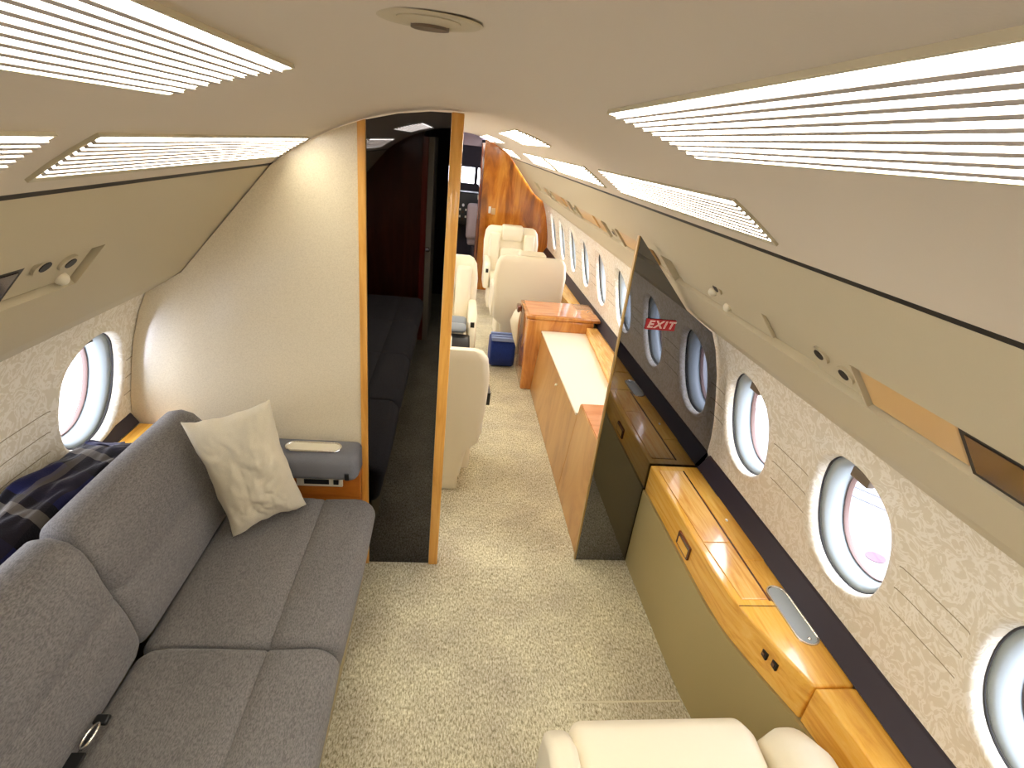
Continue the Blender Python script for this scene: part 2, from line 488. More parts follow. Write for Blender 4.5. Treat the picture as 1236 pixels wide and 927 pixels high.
# ------------------------------------------------------------------ window walls
WY_R = [-0.63, -0.065, 0.50, 1.065, 1.63, 2.195, 2.76, 3.325, 3.89, 4.455, 5.02, 5.585, 6.15]
WY_L = [y - 0.02 for y in WY_R]
HY, HZ, ZC = 0.150, 0.190, 0.902
PITCH = 0.565
NS = 56
def ell(k, a, c, n=2.25):
    q = 2 * PI * k / NS
    u, v = math.cos(q), math.sin(q)
    return (a * math.copysign(abs(u) ** (2 / n), u), c * math.copysign(abs(v) ** (2 / n), v))
def rectpt(u, v, hy, z0, z1):
    """project direction (u,v) from centre to rectangle"""
    t = 1e9
    if u > 1e-9: t = min(t, hy / u)
    if u < -1e-9: t = min(t, -hy / u)
    if v > 1e-9: t = min(t, (z1 - ZC) / v)
    if v < -1e-9: t = min(t, (z0 - ZC) / v)
    return u * t, v * t
def wall(side, WY, name):
    bb = MB(); bm = bb.bm
    z0, z1 = 0.615, 1.171
    for yc in WY:
        rings = []
        for (fr_, dx) in ((0, 0.030), (0.015, 0.010), (0.05, -0.008), (0.10, -0.013), (0.20, -0.010), (0.32, -0.002), (0.55, 0), (0.8, 0), (1.0, 0)):
            ring = []
            for k in range(NS):
                ey, ez = ell(k, HY, HZ)
                L = math.hypot(ey, ez)
                ry, rz = rectpt(ey / L, ez / L, PITCH / 2, z0, z1)
                y = ey + (ry - ey) * fr_; z = ez + (rz - ez) * fr_
                ring.append(bm.verts.new((side * (wx(ZC + z) + dx), yc + y, ZC + z)))
            rings.append(ring)
        for A, B in zip(rings, rings[1:]):
            for k in range(NS): bm.faces.new((A[k], A[(k + 1) % NS], B[(k + 1) % NS], B[k]))
        # corners of the cell
        for su in (-1, 1):
            for zz in (z0, z1):
                cy, czv = su * PITCH / 2, zz - ZC
                best = sorted(range(NS), key=lambda k: (rings[-1][k].co.y - (yc + cy)) ** 2 + (rings[-1][k].co.z - zz) ** 2)[:2]
                c_ = bm.verts.new((side * wx(zz), yc + cy, zz))
                bm.faces.new((rings[-1][best[0]], rings[-1][best[1]], c_))
    for a, c_ in ((Y0, WY[0] - PITCH / 2), (WY[-1] + PITCH / 2, Y1 + 0.02)):
        if c_ - a > 0.01:
            zz = [0.615 + (1.171 - 0.615) * i / 12 for i in range(13)]
            bb.loft([[(side * wx(z), y, z) for z in zz] for y in (a, c_)], closed=False)
    # below the ledge, down to the floor
    bb.loft([[(side * x, y, z) for x, z in ((1.158, 0.616), (1.165, 0.60), (1.165, 0.0))] for y in (Y0, Y1)], closed=False)
    o = bb.build(name, M['brocade'] if side > 0 else M['brocade_l'], smooth=True, angle=60)
    return struct(o)
wall(1, WY_R, 'wall_right'); wall(-1, WY_L, 'wall_left')

def window(side, yc, idx, detail):
    r = thing('window_%d' % idx, None, None, (side * wx(0.9), yc, ZC), kind='structure')
    def ring(a, c_, dx, oy=0.0, oz=0.0):
        out = []
        for k in range(NS):
            y, z = ell(k, a, c_)
            out.append((side * (wx(ZC + z) + dx), yc + y + oy, ZC + z + oz))
        return out
    f = MB()
    f.loft([ring(HY - 0.001, HZ - 0.001, 0.022), ring(HY - 0.014, HZ - 0.014, 0.030), ring(HY - 0.019, HZ - 0.020, 0.055), ring(HY - 0.025, HZ - 0.028, 0.082)], cap=False)
    fo = f.build('reveal', M['reveal'], r, smooth=True, angle=180, solid=0.004)
    MB().loft([ring(HY + 0.003, HZ + 0.003, 0.014), ring(HY - 0.0008, HZ - 0.0008, 0.017), ring(HY - 0.0008, HZ - 0.0008, 0.021), ring(HY + 0.003, HZ + 0.003, 0.024)], cap=False).build('gap_shadow_ring', M['gapshadow'], r, smooth=True)  # dark ring standing in for the oval shadow between wall and reveal
    MB().loft([ring(HY - 0.025, HZ - 0.028, 0.081), ring(HY - 0.029, HZ - 0.032, 0.079), ring(HY - 0.031, HZ - 0.034, 0.083), ring(HY - 0.031, HZ - 0.034, 0.095), ring(HY - 0.025, HZ - 0.028, 0.095)], cap=False).build('pane_gasket', M['gasket'], r, smooth=True)
    g = MB()
    g.loft([ring(HY - 0.030, HZ - 0.033, 0.090), ring(HY - 0.030, HZ - 0.033, 0.093)])
    g.build('pane', M['glass'], r)
    if detail:
        t = MB()
        zt = 1.018 if side > 0 else 1.045
        t.box(side * 1.128, side * 1.152, yc + 0.005, yc + 0.072, zt, zt + 0.030, 0.003)
        t.build('shade_tab', M['tab'], r, smooth=True)
    return r
wi = 1
for yc in WY_R:
    if yc > -0.7: window(1, yc, wi, yc > 0.3); wi += 1
for yc in WY_L:
    if -0.7 < yc < 1.8: window(-1, yc, wi, yc > 0.3); wi += 1

# dado bands along the right and left ledges
def dado(side, y0, y1, idx, zb=0.552, xb=1.113, zt=0.612):
    struct(MB().loft([[(side * x, y, z) for x, z in ((xb, zb), (1.150, zt), (1.160, zt + 0.006), (1.175, zt), (1.14, zb - 0.01))] for y in (y0, y1)]).build('trim_%d' % idx, M['dado'], smooth=False))
dado(1, Y0, 1.866, 5); dado(1, 1.898, Y1, 6)
dado(-1, Y0, 1.83, 7, 0.668, 1.128, 0.705)

# ------------------------------------------------------------------ near right mirror panel (smoked, follows the cabin outline)
PC = contour(0.012)
YP = 1.878
px0 = 0.655
poly = [(px0, 0.002)] + [p for p in PC if p[0] > px0 + 0.01][0:] 
topz = zlim(px0, PC)
poly = [(px0, 0.002)] + [p for p in PC if p[0] > px0] + [(px0, topz - 0.02)]
tp = thing('mirror_panel', 'tall smoked mirror partition panel standing between console and credenza at right wall', 'mirror', (0.85, YP, 0))
MB().prism(poly, 1, YP, YP + 0.016).build('mirror_glass', M['mirror_smoke'], tp)
MB().box(px0 - 0.006, px0 - 0.0005, YP - 0.001, YP + 0.018, 0.002, topz - 0.02).build('brass_edge', M['brass'], tp)

ex = thing('exit_sign', 'small red EXIT sign with white lettering stuck on the smoked mirror panel', 'sign', (0.80, YP - 0.004, 1.184))
MB().box(0.741, 0.861, YP - 0.005, YP - 0.001, 1.163, 1.206, 0.002).build('plate', M['red_plate'], ex)
def text_mesh(body, size, depth, offset, name, mat, parent, origin, shear=0.25, sx=1.0):
    cu = bpy.data.curves.new('txt', 'FONT'); cu.body = body; cu.size = size; cu.extrude = depth
    cu.offset = offset; cu.shear = shear; cu.align_x = 'CENTER'; cu.align_y = 'CENTER'; cu.space_character = 1.22
    to = bpy.data.objects.new('txt', cu); COL.objects.link(to)
    dg = bpy.context.evaluated_depsgraph_get()
    me = bpy.data.meshes.new_from_object(to.evaluated_get(dg))
    bpy.data.objects.remove(to); bpy.data.curves.remove(cu)
    me.transform(Matrix.Translation(Vector(origin)) @ Matrix.Rotation(PI / 2, 4, 'X') @ Matrix.Scale(sx, 4, (1, 0, 0)))
    me.materials.clear(); me.materials.append(mat)
    o = bpy.data.objects.new(name, me); COL.objects.link(o); o.parent = parent; o.location = -Vector(parent.location)
    return o
text_mesh('EXIT', 0.040, 0.0006, 0.0012, 'lettering', M['exit_white'], ex, (0.801, YP - 0.0056, 1.184), 0.25, 1.12)
text_mesh('EXIT', 0.040, 0.0006, -0.0016, 'lettering_core', M['red_plate'], ex, (0.801, YP - 0.0066, 1.184), 0.25, 1.12)

# ------------------------------------------------------------------ left partition with wallpaper, wood posts and black mirror
YW = 1.835
LC = contour(0.004)
def left_poly(xa, xb, inset=0.004):
    """region of the left cabin section with |x| between xa<xb"""
    P = contour(inset)
    body = [p for p in P if xa < p[0] < xb]
    out = []
    if xb > 0.93:
        out = [(xa, 0.002), (1.155, 0.002)] + [p for p in P if p[0] > xa and p[1] > 0.1]
    else:
        out = [(xa, 0.002), (xb, 0.002), (xb, zlim(xb, P))] + [p for p in body if p[1] > 1.0]
    out.append((xa, zlim(xa, P)))
    return [(-x, z) for x, z in out]
struct(MB().prism(left_poly(0.322, 2.0), 1, YW, YW + 0.035).build('wall_front', M['wallpaper']))
MBk = thing('black_mirror_panel', 'tall black mirror panel in honey wood posts between sofa bay and aisle', 'mirror', (-0.15, YW, 0))
MB().prism(left_poly(0.036, 0.296, 0.006), 1, YW + 0.004, YW + 0.03).build('mirror_glass', M['mirror_black'], MBk)
MB().prism(left_poly(0.2962, 0.3215, 0.005), 1, YW - 0.008, YW + 0.04, 0.002).build('wood_post', M['oak_z'], MBk)
P_ = [(-0.0355, 0.002), (0.004, 0.002), (0.004, 1.824), (-0.0355, 1.824)]
MB().prism(P_, 1, YW - 0.008, YW + 0.045, 0.004).build('wood_post', M['oak_z'], MBk, smooth=True)

# ------------------------------------------------------------------ ceiling lights
def arc_pt(th, rr): return (rr * math.sin(th), CZ + rr * math.cos(th))
def ceil_light(side, row, ya, yb, label, simple=False):
    t0, t1 = (0.2167, 0.3743) if row == 1 else (0.5177, 0.633)
    nfin = 10 if row == 1 else 9
    xm, zm = arc_pt((t0 + t1) / 2, CRAD)
    r = thing('ceiling_light', label, 'ceiling light', (side * xm, (ya + yb) / 2, zm), group='louvred ceiling lights')
    def strip(th0, th1, ra, rb, y0, y1, mb, n=6):
        ring = [arc_pt(th0 + (th1 - th0) * i / n, ra) for i in range(n + 1)] + [arc_pt(th1 - (th1 - th0) * i / n, rb) for i in range(n + 1)]
        mb.loft([[(side * x, y, z) for x, z in ring] for y in (y0, y1)])
    d = MB(); strip(t0, t1, CRAD - 0.0045, CRAD - 0.001, ya, yb, d); d.build('diffuser', M['lamp'], r)
    f = MB(); e = 0.0025
    strip(t0 - e, t0, CRAD - 0.005, CRAD, ya - 0.004, yb + 0.004, f, 1)
    strip(t1, t1 + (0.012 if row == 2 else e), CRAD - 0.005, CRAD, ya - 0.004, yb + 0.004, f, 1)
    strip(t0, t1, CRAD - 0.005, CRAD, ya - 0.004, ya, f); strip(t0, t1, CRAD - 0.005, CRAD, yb, yb + 0.004, f)
    f.build('frame', M['fascia'], r)
    g = MB()
    pt = (t1 - t0) / nfin
    for k in range(1, nfin):
        c_ = t0 + k * pt
        hw_ = pt * (0.20 if row == 1 else 0.27)
        strip(c_ - hw_, c_ + hw_, CRAD - 0.0075, CRAD - 0.005, ya, yb, g, 1)
    g.build('louver', M['louver'], r)
    return r
LL = [
 (1, 1, -0.25, 0.80, 'large louvred ceiling light at upper right, inner row, nearest the viewer'),
 (-1, 1, -0.30, 0.722, 'large louvred ceiling light at upper left corner, inner row'),
 (-1, 2, -0.35, 0.70, 'louvred light cut by the left picture edge, outer row above sofa'),
 (-1, 2, 0.785, 1.79, 'louvred ceiling light above sofa meeting the wallpapered partition'),
 (1, 2, 0.895, 1.86, 'louvred outer row light just above the smoked mirror panel'),
 (1, 2, 2.10, 3.12, 'second light of the right outer row, above the ivory counter'),
 (1, 2, 3.25, 4.25, 'third light of the right outer row, past the counter'),
 (1, 2, 5.25, 6.4, 'last light of the right outer row, beside the wooden bulkhead'),
 (1, 1, 2.20, 3.20, 'louvred light of right inner row above the middle of the aisle'),
 (1, 1, 4.60, 5.65, 'far louvred light of right inner row close to the bulkhead'),
 (1, 1, 6.15, 6.65, 'short farthest light of right inner row touching the bulkhead top'),
 (-1, 1, 2.30, 3.35, 'louvred light of left inner row hidden beyond the black mirror panel'),
 (-1, 1, 4.90, 5.95, 'louvred light of left inner row hidden far beyond the partition'),
 (-1, 2, 3.25, 4.25, 'louvred light of left outer row hidden beyond the partition'),
]
for a in LL: ceil_light(*a)

dl = thing('air_outlet', 'shallow oval cream air outlet with dark centre in the ceiling crown', 'air vent', (-0.03, 0.475, 1.83))
t = MB()
rings = []
for (rr, dz) in ((0.041, 0.0), (0.038, -0.0015), (0.034, -0.001), (0.022, 0.0)):
    rings.append([(-0.03 + rr * math.cos(2 * PI * k / 40), 0.475 + rr * 0.8 * math.sin(2 * PI * k / 40), 1.8285 + dz) for k in range(40)])
t.loft(rings, cap=False).build('bezel', M['fascia'], dl, smooth=True)
MB().disc((-0.03, 0.495, 1.8255), 0.015, 0.010, 0.003).build('nozzle', M['tab'], dl, smooth=True)
MB().disc((-0.03, 0.475, 1.8275), 0.024, 0.019, 0.001).build('cup', M['fascia'], dl)

# ------------------------------------------------------------------ passenger service units in the fascia
dF = Vector((FB[0] - FT[0], FB[1] - FT[1])); LF = dF.length; dF /= LF
nF = Vector((-dF.y, dF.x)); nF = nF if nF.x > 0 else -nF
def fp(side, t, y, dep):
    t = (0.225 if side > 0 else 0.185) + (t - 0.205) * 1.1
    return fp0(side, t, y, dep)
def fp0(side, t, y, dep): return (side * (FT[0] + dF.x * t + nF.x * dep), y, FT[1] + dF.y * t + nF.y * dep)
def fbox(mb, side, t0, t1, y0, y1, d0, d1, slant=0.0):
    A = [fp(side, t0, y0, d0), fp(side, t1, y0 + slant, d0), fp(side, t1, y1 + slant, d0), fp(side, t0, y1, d0)]
    B = [fp(side, t0, y0, d1), fp(side, t1, y0 + slant, d1), fp(side, t1, y1 + slant, d1), fp(side, t0, y1, d1)]
    mb.loft([A, B]); return mb
def fdisc(mb, side, t, y, rt, ry, d0, d1, n=24):
    A = [fp(side, t + rt * math.cos(2 * PI * k / n), y + ry * math.sin(2 * PI * k / n), d0) for k in range(n)]
    B = [fp(side, t + rt * math.cos(2 * PI * k / n), y + ry * math.sin(2 * PI * k / n), d1) for k in range(n)]
    mb.loft([A, B]); return mb
TM = 0.255
def psu(side, y0, y1, label, parts):
    c_ = fp(side, TM, (y0 + y1) / 2, 0.01)
    r = thing('service_unit', label, 'service unit', c_)
    for k, a in parts:
        mb = MB()
        if k == 'housing': fbox(mb, side, 0.213, 0.303, a[0], a[1], 0.021, 0.012).build('housing', M['fascia'], r, bevel=0.002)
        elif k == 'lens': fbox(mb, side, 0.214, 0.302, a[0], a[1], 0.020, 0.008).build('lens_panel', M['psu_tan'], r, bevel=0.003)
        elif k == 'screen':
            fr_ = fbox(mb, side, 0.209, 0.305, a[0], a[1], 0.021, 0.004).build('screen_frame', M['black'], r)
            s2 = fbox(MB(), side, 0.219, 0.295, a[0] + 0.008, a[1] - 0.010, 0.0045, 0.0025)
            s2.build('screen', M['screen'], r)
        elif k == 'vent':
            fdisc(mb, side, a[0], a[1], 0.019, 0.024, 0.016, 0.006).build('nozzle', M['fascia'], r, smooth=True)
            fdisc(MB(), side, a[0] - 0.002, a[1], 0.011, 0.014, 0.0065, 0.0045).build('vent_hole', M['black'], r)
        elif k == 'dome':
            mb2 = bmesh.new(); bmesh.ops.create_uvsphere(mb2, u_segments=20, v_segments=12, radius=0.014)
            mb.merge(mb2, Matrix.Translation(Vector(fp(side, a[0], a[1], 0.010))))
            mb.build('reading_light', M['cream_plastic'], r, smooth=True)
        elif k == 'divider': fbox(mb, side, 0.209, 0.305, a - 0.0025, a + 0.0025, 0.02, 0.0).build('divider', M['fascia'], r)
    return r
psu(1, 0.40, 1.0, 'right service unit with dark screen and tan lens above second window', [
    ('screen', (0.42, 0.612)), ('lens', (0.622, 0.835)), ('divider', 0.842), ('housing', (0.85, 1.01)), ('vent', (0.262, 0.895)), ('vent', (0.245, 0.965))])
psu(1, 1.3, 1.6, 'small right service unit with two pale reading lights above first window', [
    ('housing', (1.20, 1.80)), ('dome', (0.285, 1.43)), ('dome', (0.255, 1.50)), ('vent', (0.225, 1.44))])
psu(-1, 0.9, 1.16, 'left service unit with dark screen and two air vents above sofa window', [
    ('screen', (0.55, 0.955)), ('housing', (0.965, 1.16)), ('vent', (0.232, 1.02)), ('vent', (0.245, 1.10)), ('dome', (0.292, 1.12))])
for i, (ya, lab) in enumerate(((2.05, 'tan lensed service unit right above the ivory counter'), (3.05, 'tan lensed service unit further along above the galley cabinet'), (4.1, 'farthest tan lensed service unit above the rear cream seat'))):
    psu(1, ya, ya + 0.9, lab, [('lens', (ya, ya + 0.45)), ('divider', ya + 0.46), ('housing', (ya + 0.47, ya + 0.72)), ('divider', ya + 0.73), ('vent', (0.26, ya + 0.6)), ('lens', (ya + 0.74, ya + 0.93))])

# ------------------------------------------------------------------ right side console
def edge_x(y):
    pts = [(-3, 1.03), (0.5, 1.03), (0.70, 1.022), (0.84, 1.0), (0.92, 0.975), (1.0, 0.950), (1.07, 0.930), (1.14, 0.915), (1.25, 0.908), (1.9, 0.902)]
    for (a, xa), (c_, xb) in zip(pts, pts[1:]):
        if y <= c_: 
            t = (y - a) / (c_ - a); return xa + (xb - xa) * t
    return pts[-1][1]
def cyl_edge(y0, y1, off=0, n=30): return [(edge_x(y0 + (y1 - y0) * i / n) + off, y0 + (y1 - y0) * i / n) for i in range(n + 1)]
con = thing('side_console', 'long honey wood side console with khaki lower panel below right windows', 'console', (1.0, 0.5, 0))
ZT = 0.55
def slab(y0, y1, z0, z1, off, xo, n=30): 
    e = cyl_edge(y0, y1, off, n)
    return MB().prism(e + [(xo, y1), (xo, y0)], 2, z0, z1)
slab(-1.03, 0.838, 0.42, ZT, 0, 1.118).build('worktop', M['oak_y'], con, bevel=0.006, smooth=True)
slab(0.842, 1.872, 0.42, ZT, 0, 1.118).build('worktop', M['oak_y'], con, bevel=0.006, smooth=True)
slab(-1.03, 1.872, 0.003, 0.419, -0.006, 1.03).build('lower_panel', M['panel'], con, smooth=True)
# folding table lid and its grooves
LIDZ = ZT + 0.0035
MB().prism([(0.925, 1.83), (1.032, 1.83), (1.032, 1.385), (0.93, 1.385)], 2, ZT - 0.002, LIDZ, 0.0015).build('table_lid', M['oak_y2'], con)
MB().prism([(0.93, 1.381), (1.032, 1.381), (1.032, 1.13), (0.945, 1.13)], 2, ZT - 0.002, LIDZ, 0.0015).build('table_lid', M['oak_y2'], con)
MB().box(1.034, 1.041, 1.125, 1.835, ZT - 0.001, ZT + 0.0008).build('slot', M['darkwood'], con)
MB().box(1.043, 1.117, 1.30, 1.655, ZT - 0.002, ZT + 0.003, 0.001).build('hatch_lid', M['oak_y'], con)
MB().box(0.925, 1.05, 1.104, 1.107, ZT - 0.001, ZT + 0.0006).build('groove', M['darkwood'], con)
MB().box(1.072, 1.080, 1.50, 1.512, ZT + 0.002, ZT + 0.008, 0.002).build('catch', M['white_plastic'], con)
# oval cup holder
def stadium(cx, cy, hx, hy, z, n=12, inset=0):
    hx -= inset; hy -= inset
    out = []
    r = hx
    for i in range(n + 1):
        q = PI * i / n; out.append((cx + r * math.cos(q), cy + hy - r + r * math.sin(q), z))
    for i in range(n + 1):
        q = PI + PI * i / n; out.append((cx + r * math.cos(q), cy - hy + r + r * math.sin(q), z))
    return out
def cup(cx, cy, hx, hy, zt, par, dep=0.0):
    h = MB().loft([stadium(cx, cy, hx, hy, zt), stadium(cx, cy, hx, hy, zt + 0.004, inset=0.001), stadium(cx, cy, hx, hy, zt + 0.004, inset=0.005), stadium(cx, cy, hx, hy, zt + 0.0012, inset=0.008)], cap=False)
    ho = h.build('cup_holder', M['chrome'], par, smooth=True)
    MB().loft([stadium(cx, cy, hx, hy, zt + 0.0006, inset=0.007), stadium(cx, cy, hx, hy, zt + 0.0018, inset=0.007)]).build('tray', M['steel_tray'], ho)
    t2 = bmesh.new(); bmesh.ops.create_uvsphere(t2, u_segments=12, v_segments=8, radius=0.006)
    q = MB(); q.merge(t2, Matrix.Translation((cx, cy - hy + 0.022, zt + 0.003))); q.build('tray_button', M['chrome'], ho, smooth=True)
cup(1.0785, 1.075, 0.036, 0.112, ZT, con)
# recess handle and power sockets on the curved fascia
MB().box(0.898, 0.9068, 1.40, 1.50, 0.452, 0.505).build('recess_handle', M['darkwood'], con)
MB().box(0.8965, 0.9055, 1.407, 1.487, 0.458, 0.490).build('recess_lip', M['oak_y'], con)
for yy in (0.948, 0.982):
    x_ = edge_x(yy) - 0.0015
    so = MB().box(x_ - 0.001, x_ + 0.02, yy - 0.013, yy + 0.013, 0.484, 0.508, 0.001).build('socket', M['black_plastic'], con)
    MB().box(x_ - 0.0025, x_ - 0.0005, yy - 0.006, yy + 0.006, 0.490, 0.500).build('socket_face', M['darkwood'], so)

# ------------------------------------------------------------------ credenza beyond the mirror panel
cr = thing('credenza', 'low wooden credenza with ivory counter top beyond the smoked mirror', 'cabinet', (0.85, 2.8, 0))
def xq(z): return 0.655 + 0.045 * z / 0.56
YA, YB = 1.905, 3.745
body = [(xq(0), 0.003), (1.0, 0.003), (1.0, 0.488), (xq(0.488), 0.488)]
MB().prism(body, 1, 2.42, YB).build('body', M['credenza'], cr, bevel=0.004)
MB().prism([(xq(0), 0.003), (1.08, 0.003), (1.08, 0.558), (xq(0.558), 0.558)], 1, YA, 2.418).build('end_block', M['credenza'], cr, bevel=0.004)
MB().prism([(0.705, YA), (0.705, 2.41), (1.08, 2.41), (1.08, YA)], 2, 0.558, 0.563).build('end_block_top', M['cherry_top'], cr)
MB().prism([(0.685, 2.421), (0.685, YB), (1.028, YB), (1.010, 3.4), (0.975, 2.9), (0.935, 2.421)], 2, 0.489, 0.503).build('counter_top', M['white_top'], cr, bevel=0.003)
rz = MB().prism([(1.0285, YB), (1.0105, 3.4), (0.9755, 2.9), (0.9355, 2.421), (1.11, 2.421), (1.11, YB)], 2, 0.489, 0.553)
rz.build('rear_ledge', M['oak_y2'], cr, bevel=0.003)
kn = bmesh.new(); bmesh.ops.create_uvsphere(kn, u_segments=12, v_segments=8, radius=0.009)
q = MB(); q.merge(kn, Matrix.Translation((xq(0.40) - 0.010, 2.95, 0.42))); q.build('knob', M['cream_plastic'], cr, smooth=True)

# galley cabinet
gc = thing('galley_cabinet', 'glossy cherry wood cabinet with mirror-like top at far end of credenza', 'cabinet', (0.85, 3.95, 0))
MB().box(0.575, 1.085, 3.752, 4.17, 0.003, 0.585, 0.012).build('body', M['cherry'], gc, smooth=True)
MB().box(0.560, 1.130, 3.748, 4.185, 0.587, 0.612, 0.006).build('top', M['cherry'], gc, smooth=True)
MB().box(0.585, 0.985, 3.775, 4.160, 0.6125, 0.6155, 0.001).build('top_inlay', M['cherry_top'], gc)

# far wood ledge along the seats
fl_ = thing('window_ledge', 'narrow honey wood ledge under far windows beside the cream seats', 'ledge', (1.05, 5.4, 0))
MB().prism([(1.03, 4.19), (1.00, 4.6), (1.035, 5.0), (1.02, 5.6), (1.0, 6.1), (0.97, 6.74), (1.12, 6.74), (1.12, 4.19)], 2, 0.50, 0.552).build('ledge_top', M['oak_y'], fl_, bevel=0.004)
MB().box(1.04, 1.09, 4.19, 6.73, 0.30, 0.4995).build('ledge_apron', M['oak_y'], fl_)

# ------------------------------------------------------------------ forward bulkhead and cockpit
YBK = 6.76
fullR = contour(-0.004)
bk = [(0.30, 0.002)] + [(p[0], p[1]) for p in fullR if p[0] > 0.26 or p[1] < 0.1]
bk = [(0.275, 0.002)] + [p for p in fullR if p[0] > 0.275] + [(0.275, zlim(0.275, fullR))]
struct(MB().prism(bk, 1, YBK, YBK + 0.06).build('wall_far', M['burl']))
# door jamb
struct(MB().box(0.235, 0.2745, 6.60, YBK + 0.06, 0.002, 1.742, 0.004).build('trim_8', M['darkwood'], smooth=True))
struct(MB().box(-0.6, 0.234, YBK, YBK + 0.03, 1.70, 1.85).build('trim_9', M['cockpit_wall']))
bkl = [(-0.42, 0.002)] + [(-p[0], p[1]) for p in fullR if p[0] > 0.42] + [(-0.42, zlim(0.42, fullR))]
struct(MB().prism(bkl, 1, YBK, YBK + 0.06).build('wall_far_left', M['burl']))
sw = thing('switch_plate', 'pale switch plate on the wooden bulkhead above the far seat', 'switch', (0.40, YBK, 1.0))
MB().box(0.375, 0.405, YBK - 0.012, YBK - 0.001, 0.965, 1.045, 0.004).build('plate', M['white_plastic'], sw, smooth=True)
MB().box(0.412, 0.46, YBK - 0.008, YBK - 0.001, 0.955, 1.03, 0.002).build('label_plate', M['psu_tan'], sw)
sw2 = MB().box(0.2285, 0.234, 6.63, 6.70, 1.12, 1.17, 0.001).build('light_switch', M['cream_plastic']); tag(sw2, 'tiny cream switch on the dark door jamb', 'switch')

# cockpit shell (dark, with windscreen openings)
ck = MB()
YC = 8.7
ck.box(-1.0, -0.9, 6.83, YC, 0, 1.9); ck.box(0.9, 1.0, 6.83, YC, 0, 1.9)
struct(ck.build('wall_cockpit', M['cockpit']))
struct(MB().box(-1.0, 1.0, 6.83, YC, 1.78, 1.84).build('ceiling_cockpit', M['cockpit_wall']))
struct(MB().box(-0.9, 0.9, 6.84, YC, 0.0, 0.006).build('floor_cockpit', M['cockpit_floor']))
# front wall with two windscreens
fw = MB()
wz0, wz1 = 1.15, 1.38
wins = [(-0.32, -0.10), (0.03, 0.225), (0.275, 0.5)]
fw.box(-0.9, 0.9, YC, YC + 0.05, 0, wz0); fw.box(-0.9, 0.9, YC, YC + 0.05, wz1, 1.84)
xs_ = [-0.9] + [v for w_ in wins for v in w_] + [0.9]
for a, c_ in zip(xs_[0::2], xs_[1::2]): fw.box(a, c_, YC, YC + 0.05, wz0, wz1)
struct(fw.build('wall_cockpit_front', M['cockpit']))
ip = thing('instrument_panel', 'dim cockpit instrument panel seen through the far doorway', 'instrument panel', (0.1, 8.4, 1.0))
MB().box(-0.7, 0.7, 8.35, 8.62, 0.55, 1.05, 0.03).build('panel', M['black_plastic'], ip, smooth=True)
random.seed(3)
for i in range(12):
    for j in range(3):
        cx_ = -0.1 + i * 0.045; cz_ = 0.66 + j * 0.10
        if i % 2 == 0:
            MB().disc((cx_, 8.348, cz_), 0.018, 0.022, -0.008, 14, 1).build('gauge', M['white_plastic'] if (i + j) % 3 == 0 else M['screen'], ip)
        elif j < 2:
            MB().box(cx_ - 0.012, cx_ + 0.012, 8.338, 8.348, cz_ + 0.02, cz_ + 0.05).build('switch', M['cream_plastic'], ip)
ps = thing('pilot_seat', 'pinkish grey pilot seat half seen in the cockpit doorway', 'seat', (0.32, 7.6, 0))
MB().box(0.13, 0.55, 7.5, 7.62, 0.50, 0.98, 0.05).build('backrest', M['pink_seat'], ps, smooth=True)
MB().box(0.16, 0.52, 7.62, 7.98, 0.40, 0.50, 0.03).build('seat', M['pink_seat'], ps, smooth=True)
MB().box(0.22, 0.46, 7.6, 7.95, 0.01, 0.40, 0.02).build('pedestal', M['cockpit'], ps, smooth=True)

# ------------------------------------------------------------------ aft end (seen mirrored)
struct(MB().prism([(-x, z) for x, z in ([(0.30, 0.002)] + [p for p in fullR if p[0] > 0.30] + [(0.30, zlim(0.30, fullR))])], 1, Y0 - 0.05, Y0).build('wall_back_left', M['darkwood']))
struct(MB().prism([(0.42, 0.002)] + [p for p in fullR if p[0] > 0.42] + [(0.42, zlim(0.42, fullR))], 1, Y0 - 0.05, Y0).build('wall_back_right', M['darkwood']))
struct(MB().box(-0.31, -0.262, Y0 - 0.06, Y0 + 0.015, 0.002, 1.745, 0.004).build('trim_10', M['redwood']))
dr = struct(MB().box(-0.2615, -0.215, Y0 - 0.75, Y0 + 0.010, 0.004, 1.745, 0.003).build('door_1', M['fascia']))
kb = bmesh.new(); bmesh.ops.create_uvsphere(kb, u_segments=14, v_segments=10, radius=0.022)
q = MB(); q.merge(kb, Matrix.Translation((-0.238, Y0 + 0.04, 0.85))); q.disc((-0.238, Y0 + 0.010, 0.85), 0.009, 0.009, 0.02, 14, 1)
q.build('door_handle', M['chrome'], dr, smooth=True)
struct(MB().box(-0.35, 0.5, Y0 - 1.7, Y0 - 1.65, 0, 1.9).build('wall_back', M['cockpit']))
struct(MB().box(-0.40, -0.35, Y0 - 1.65, Y0 - 0.06, 0, 1.9).build('wall_back_side_left', M['cockpit']))
struct(MB().box(0.43, 0.48, Y0 - 1.65, Y0 - 0.06, 0, 1.9).build('wall_back_side_right', M['cockpit']))
struct(MB().box(-0.40, 0.48, Y0 - 1.7, Y0 - 0.02, 1.84, 1.90).build('ceiling_back', M['cockpit']))
struct(MB().box(-0.40, 0.48, Y0 - 1.7, Y0 - 0.1, -0.06, -0.001).build('floor_back', M['carpet']))

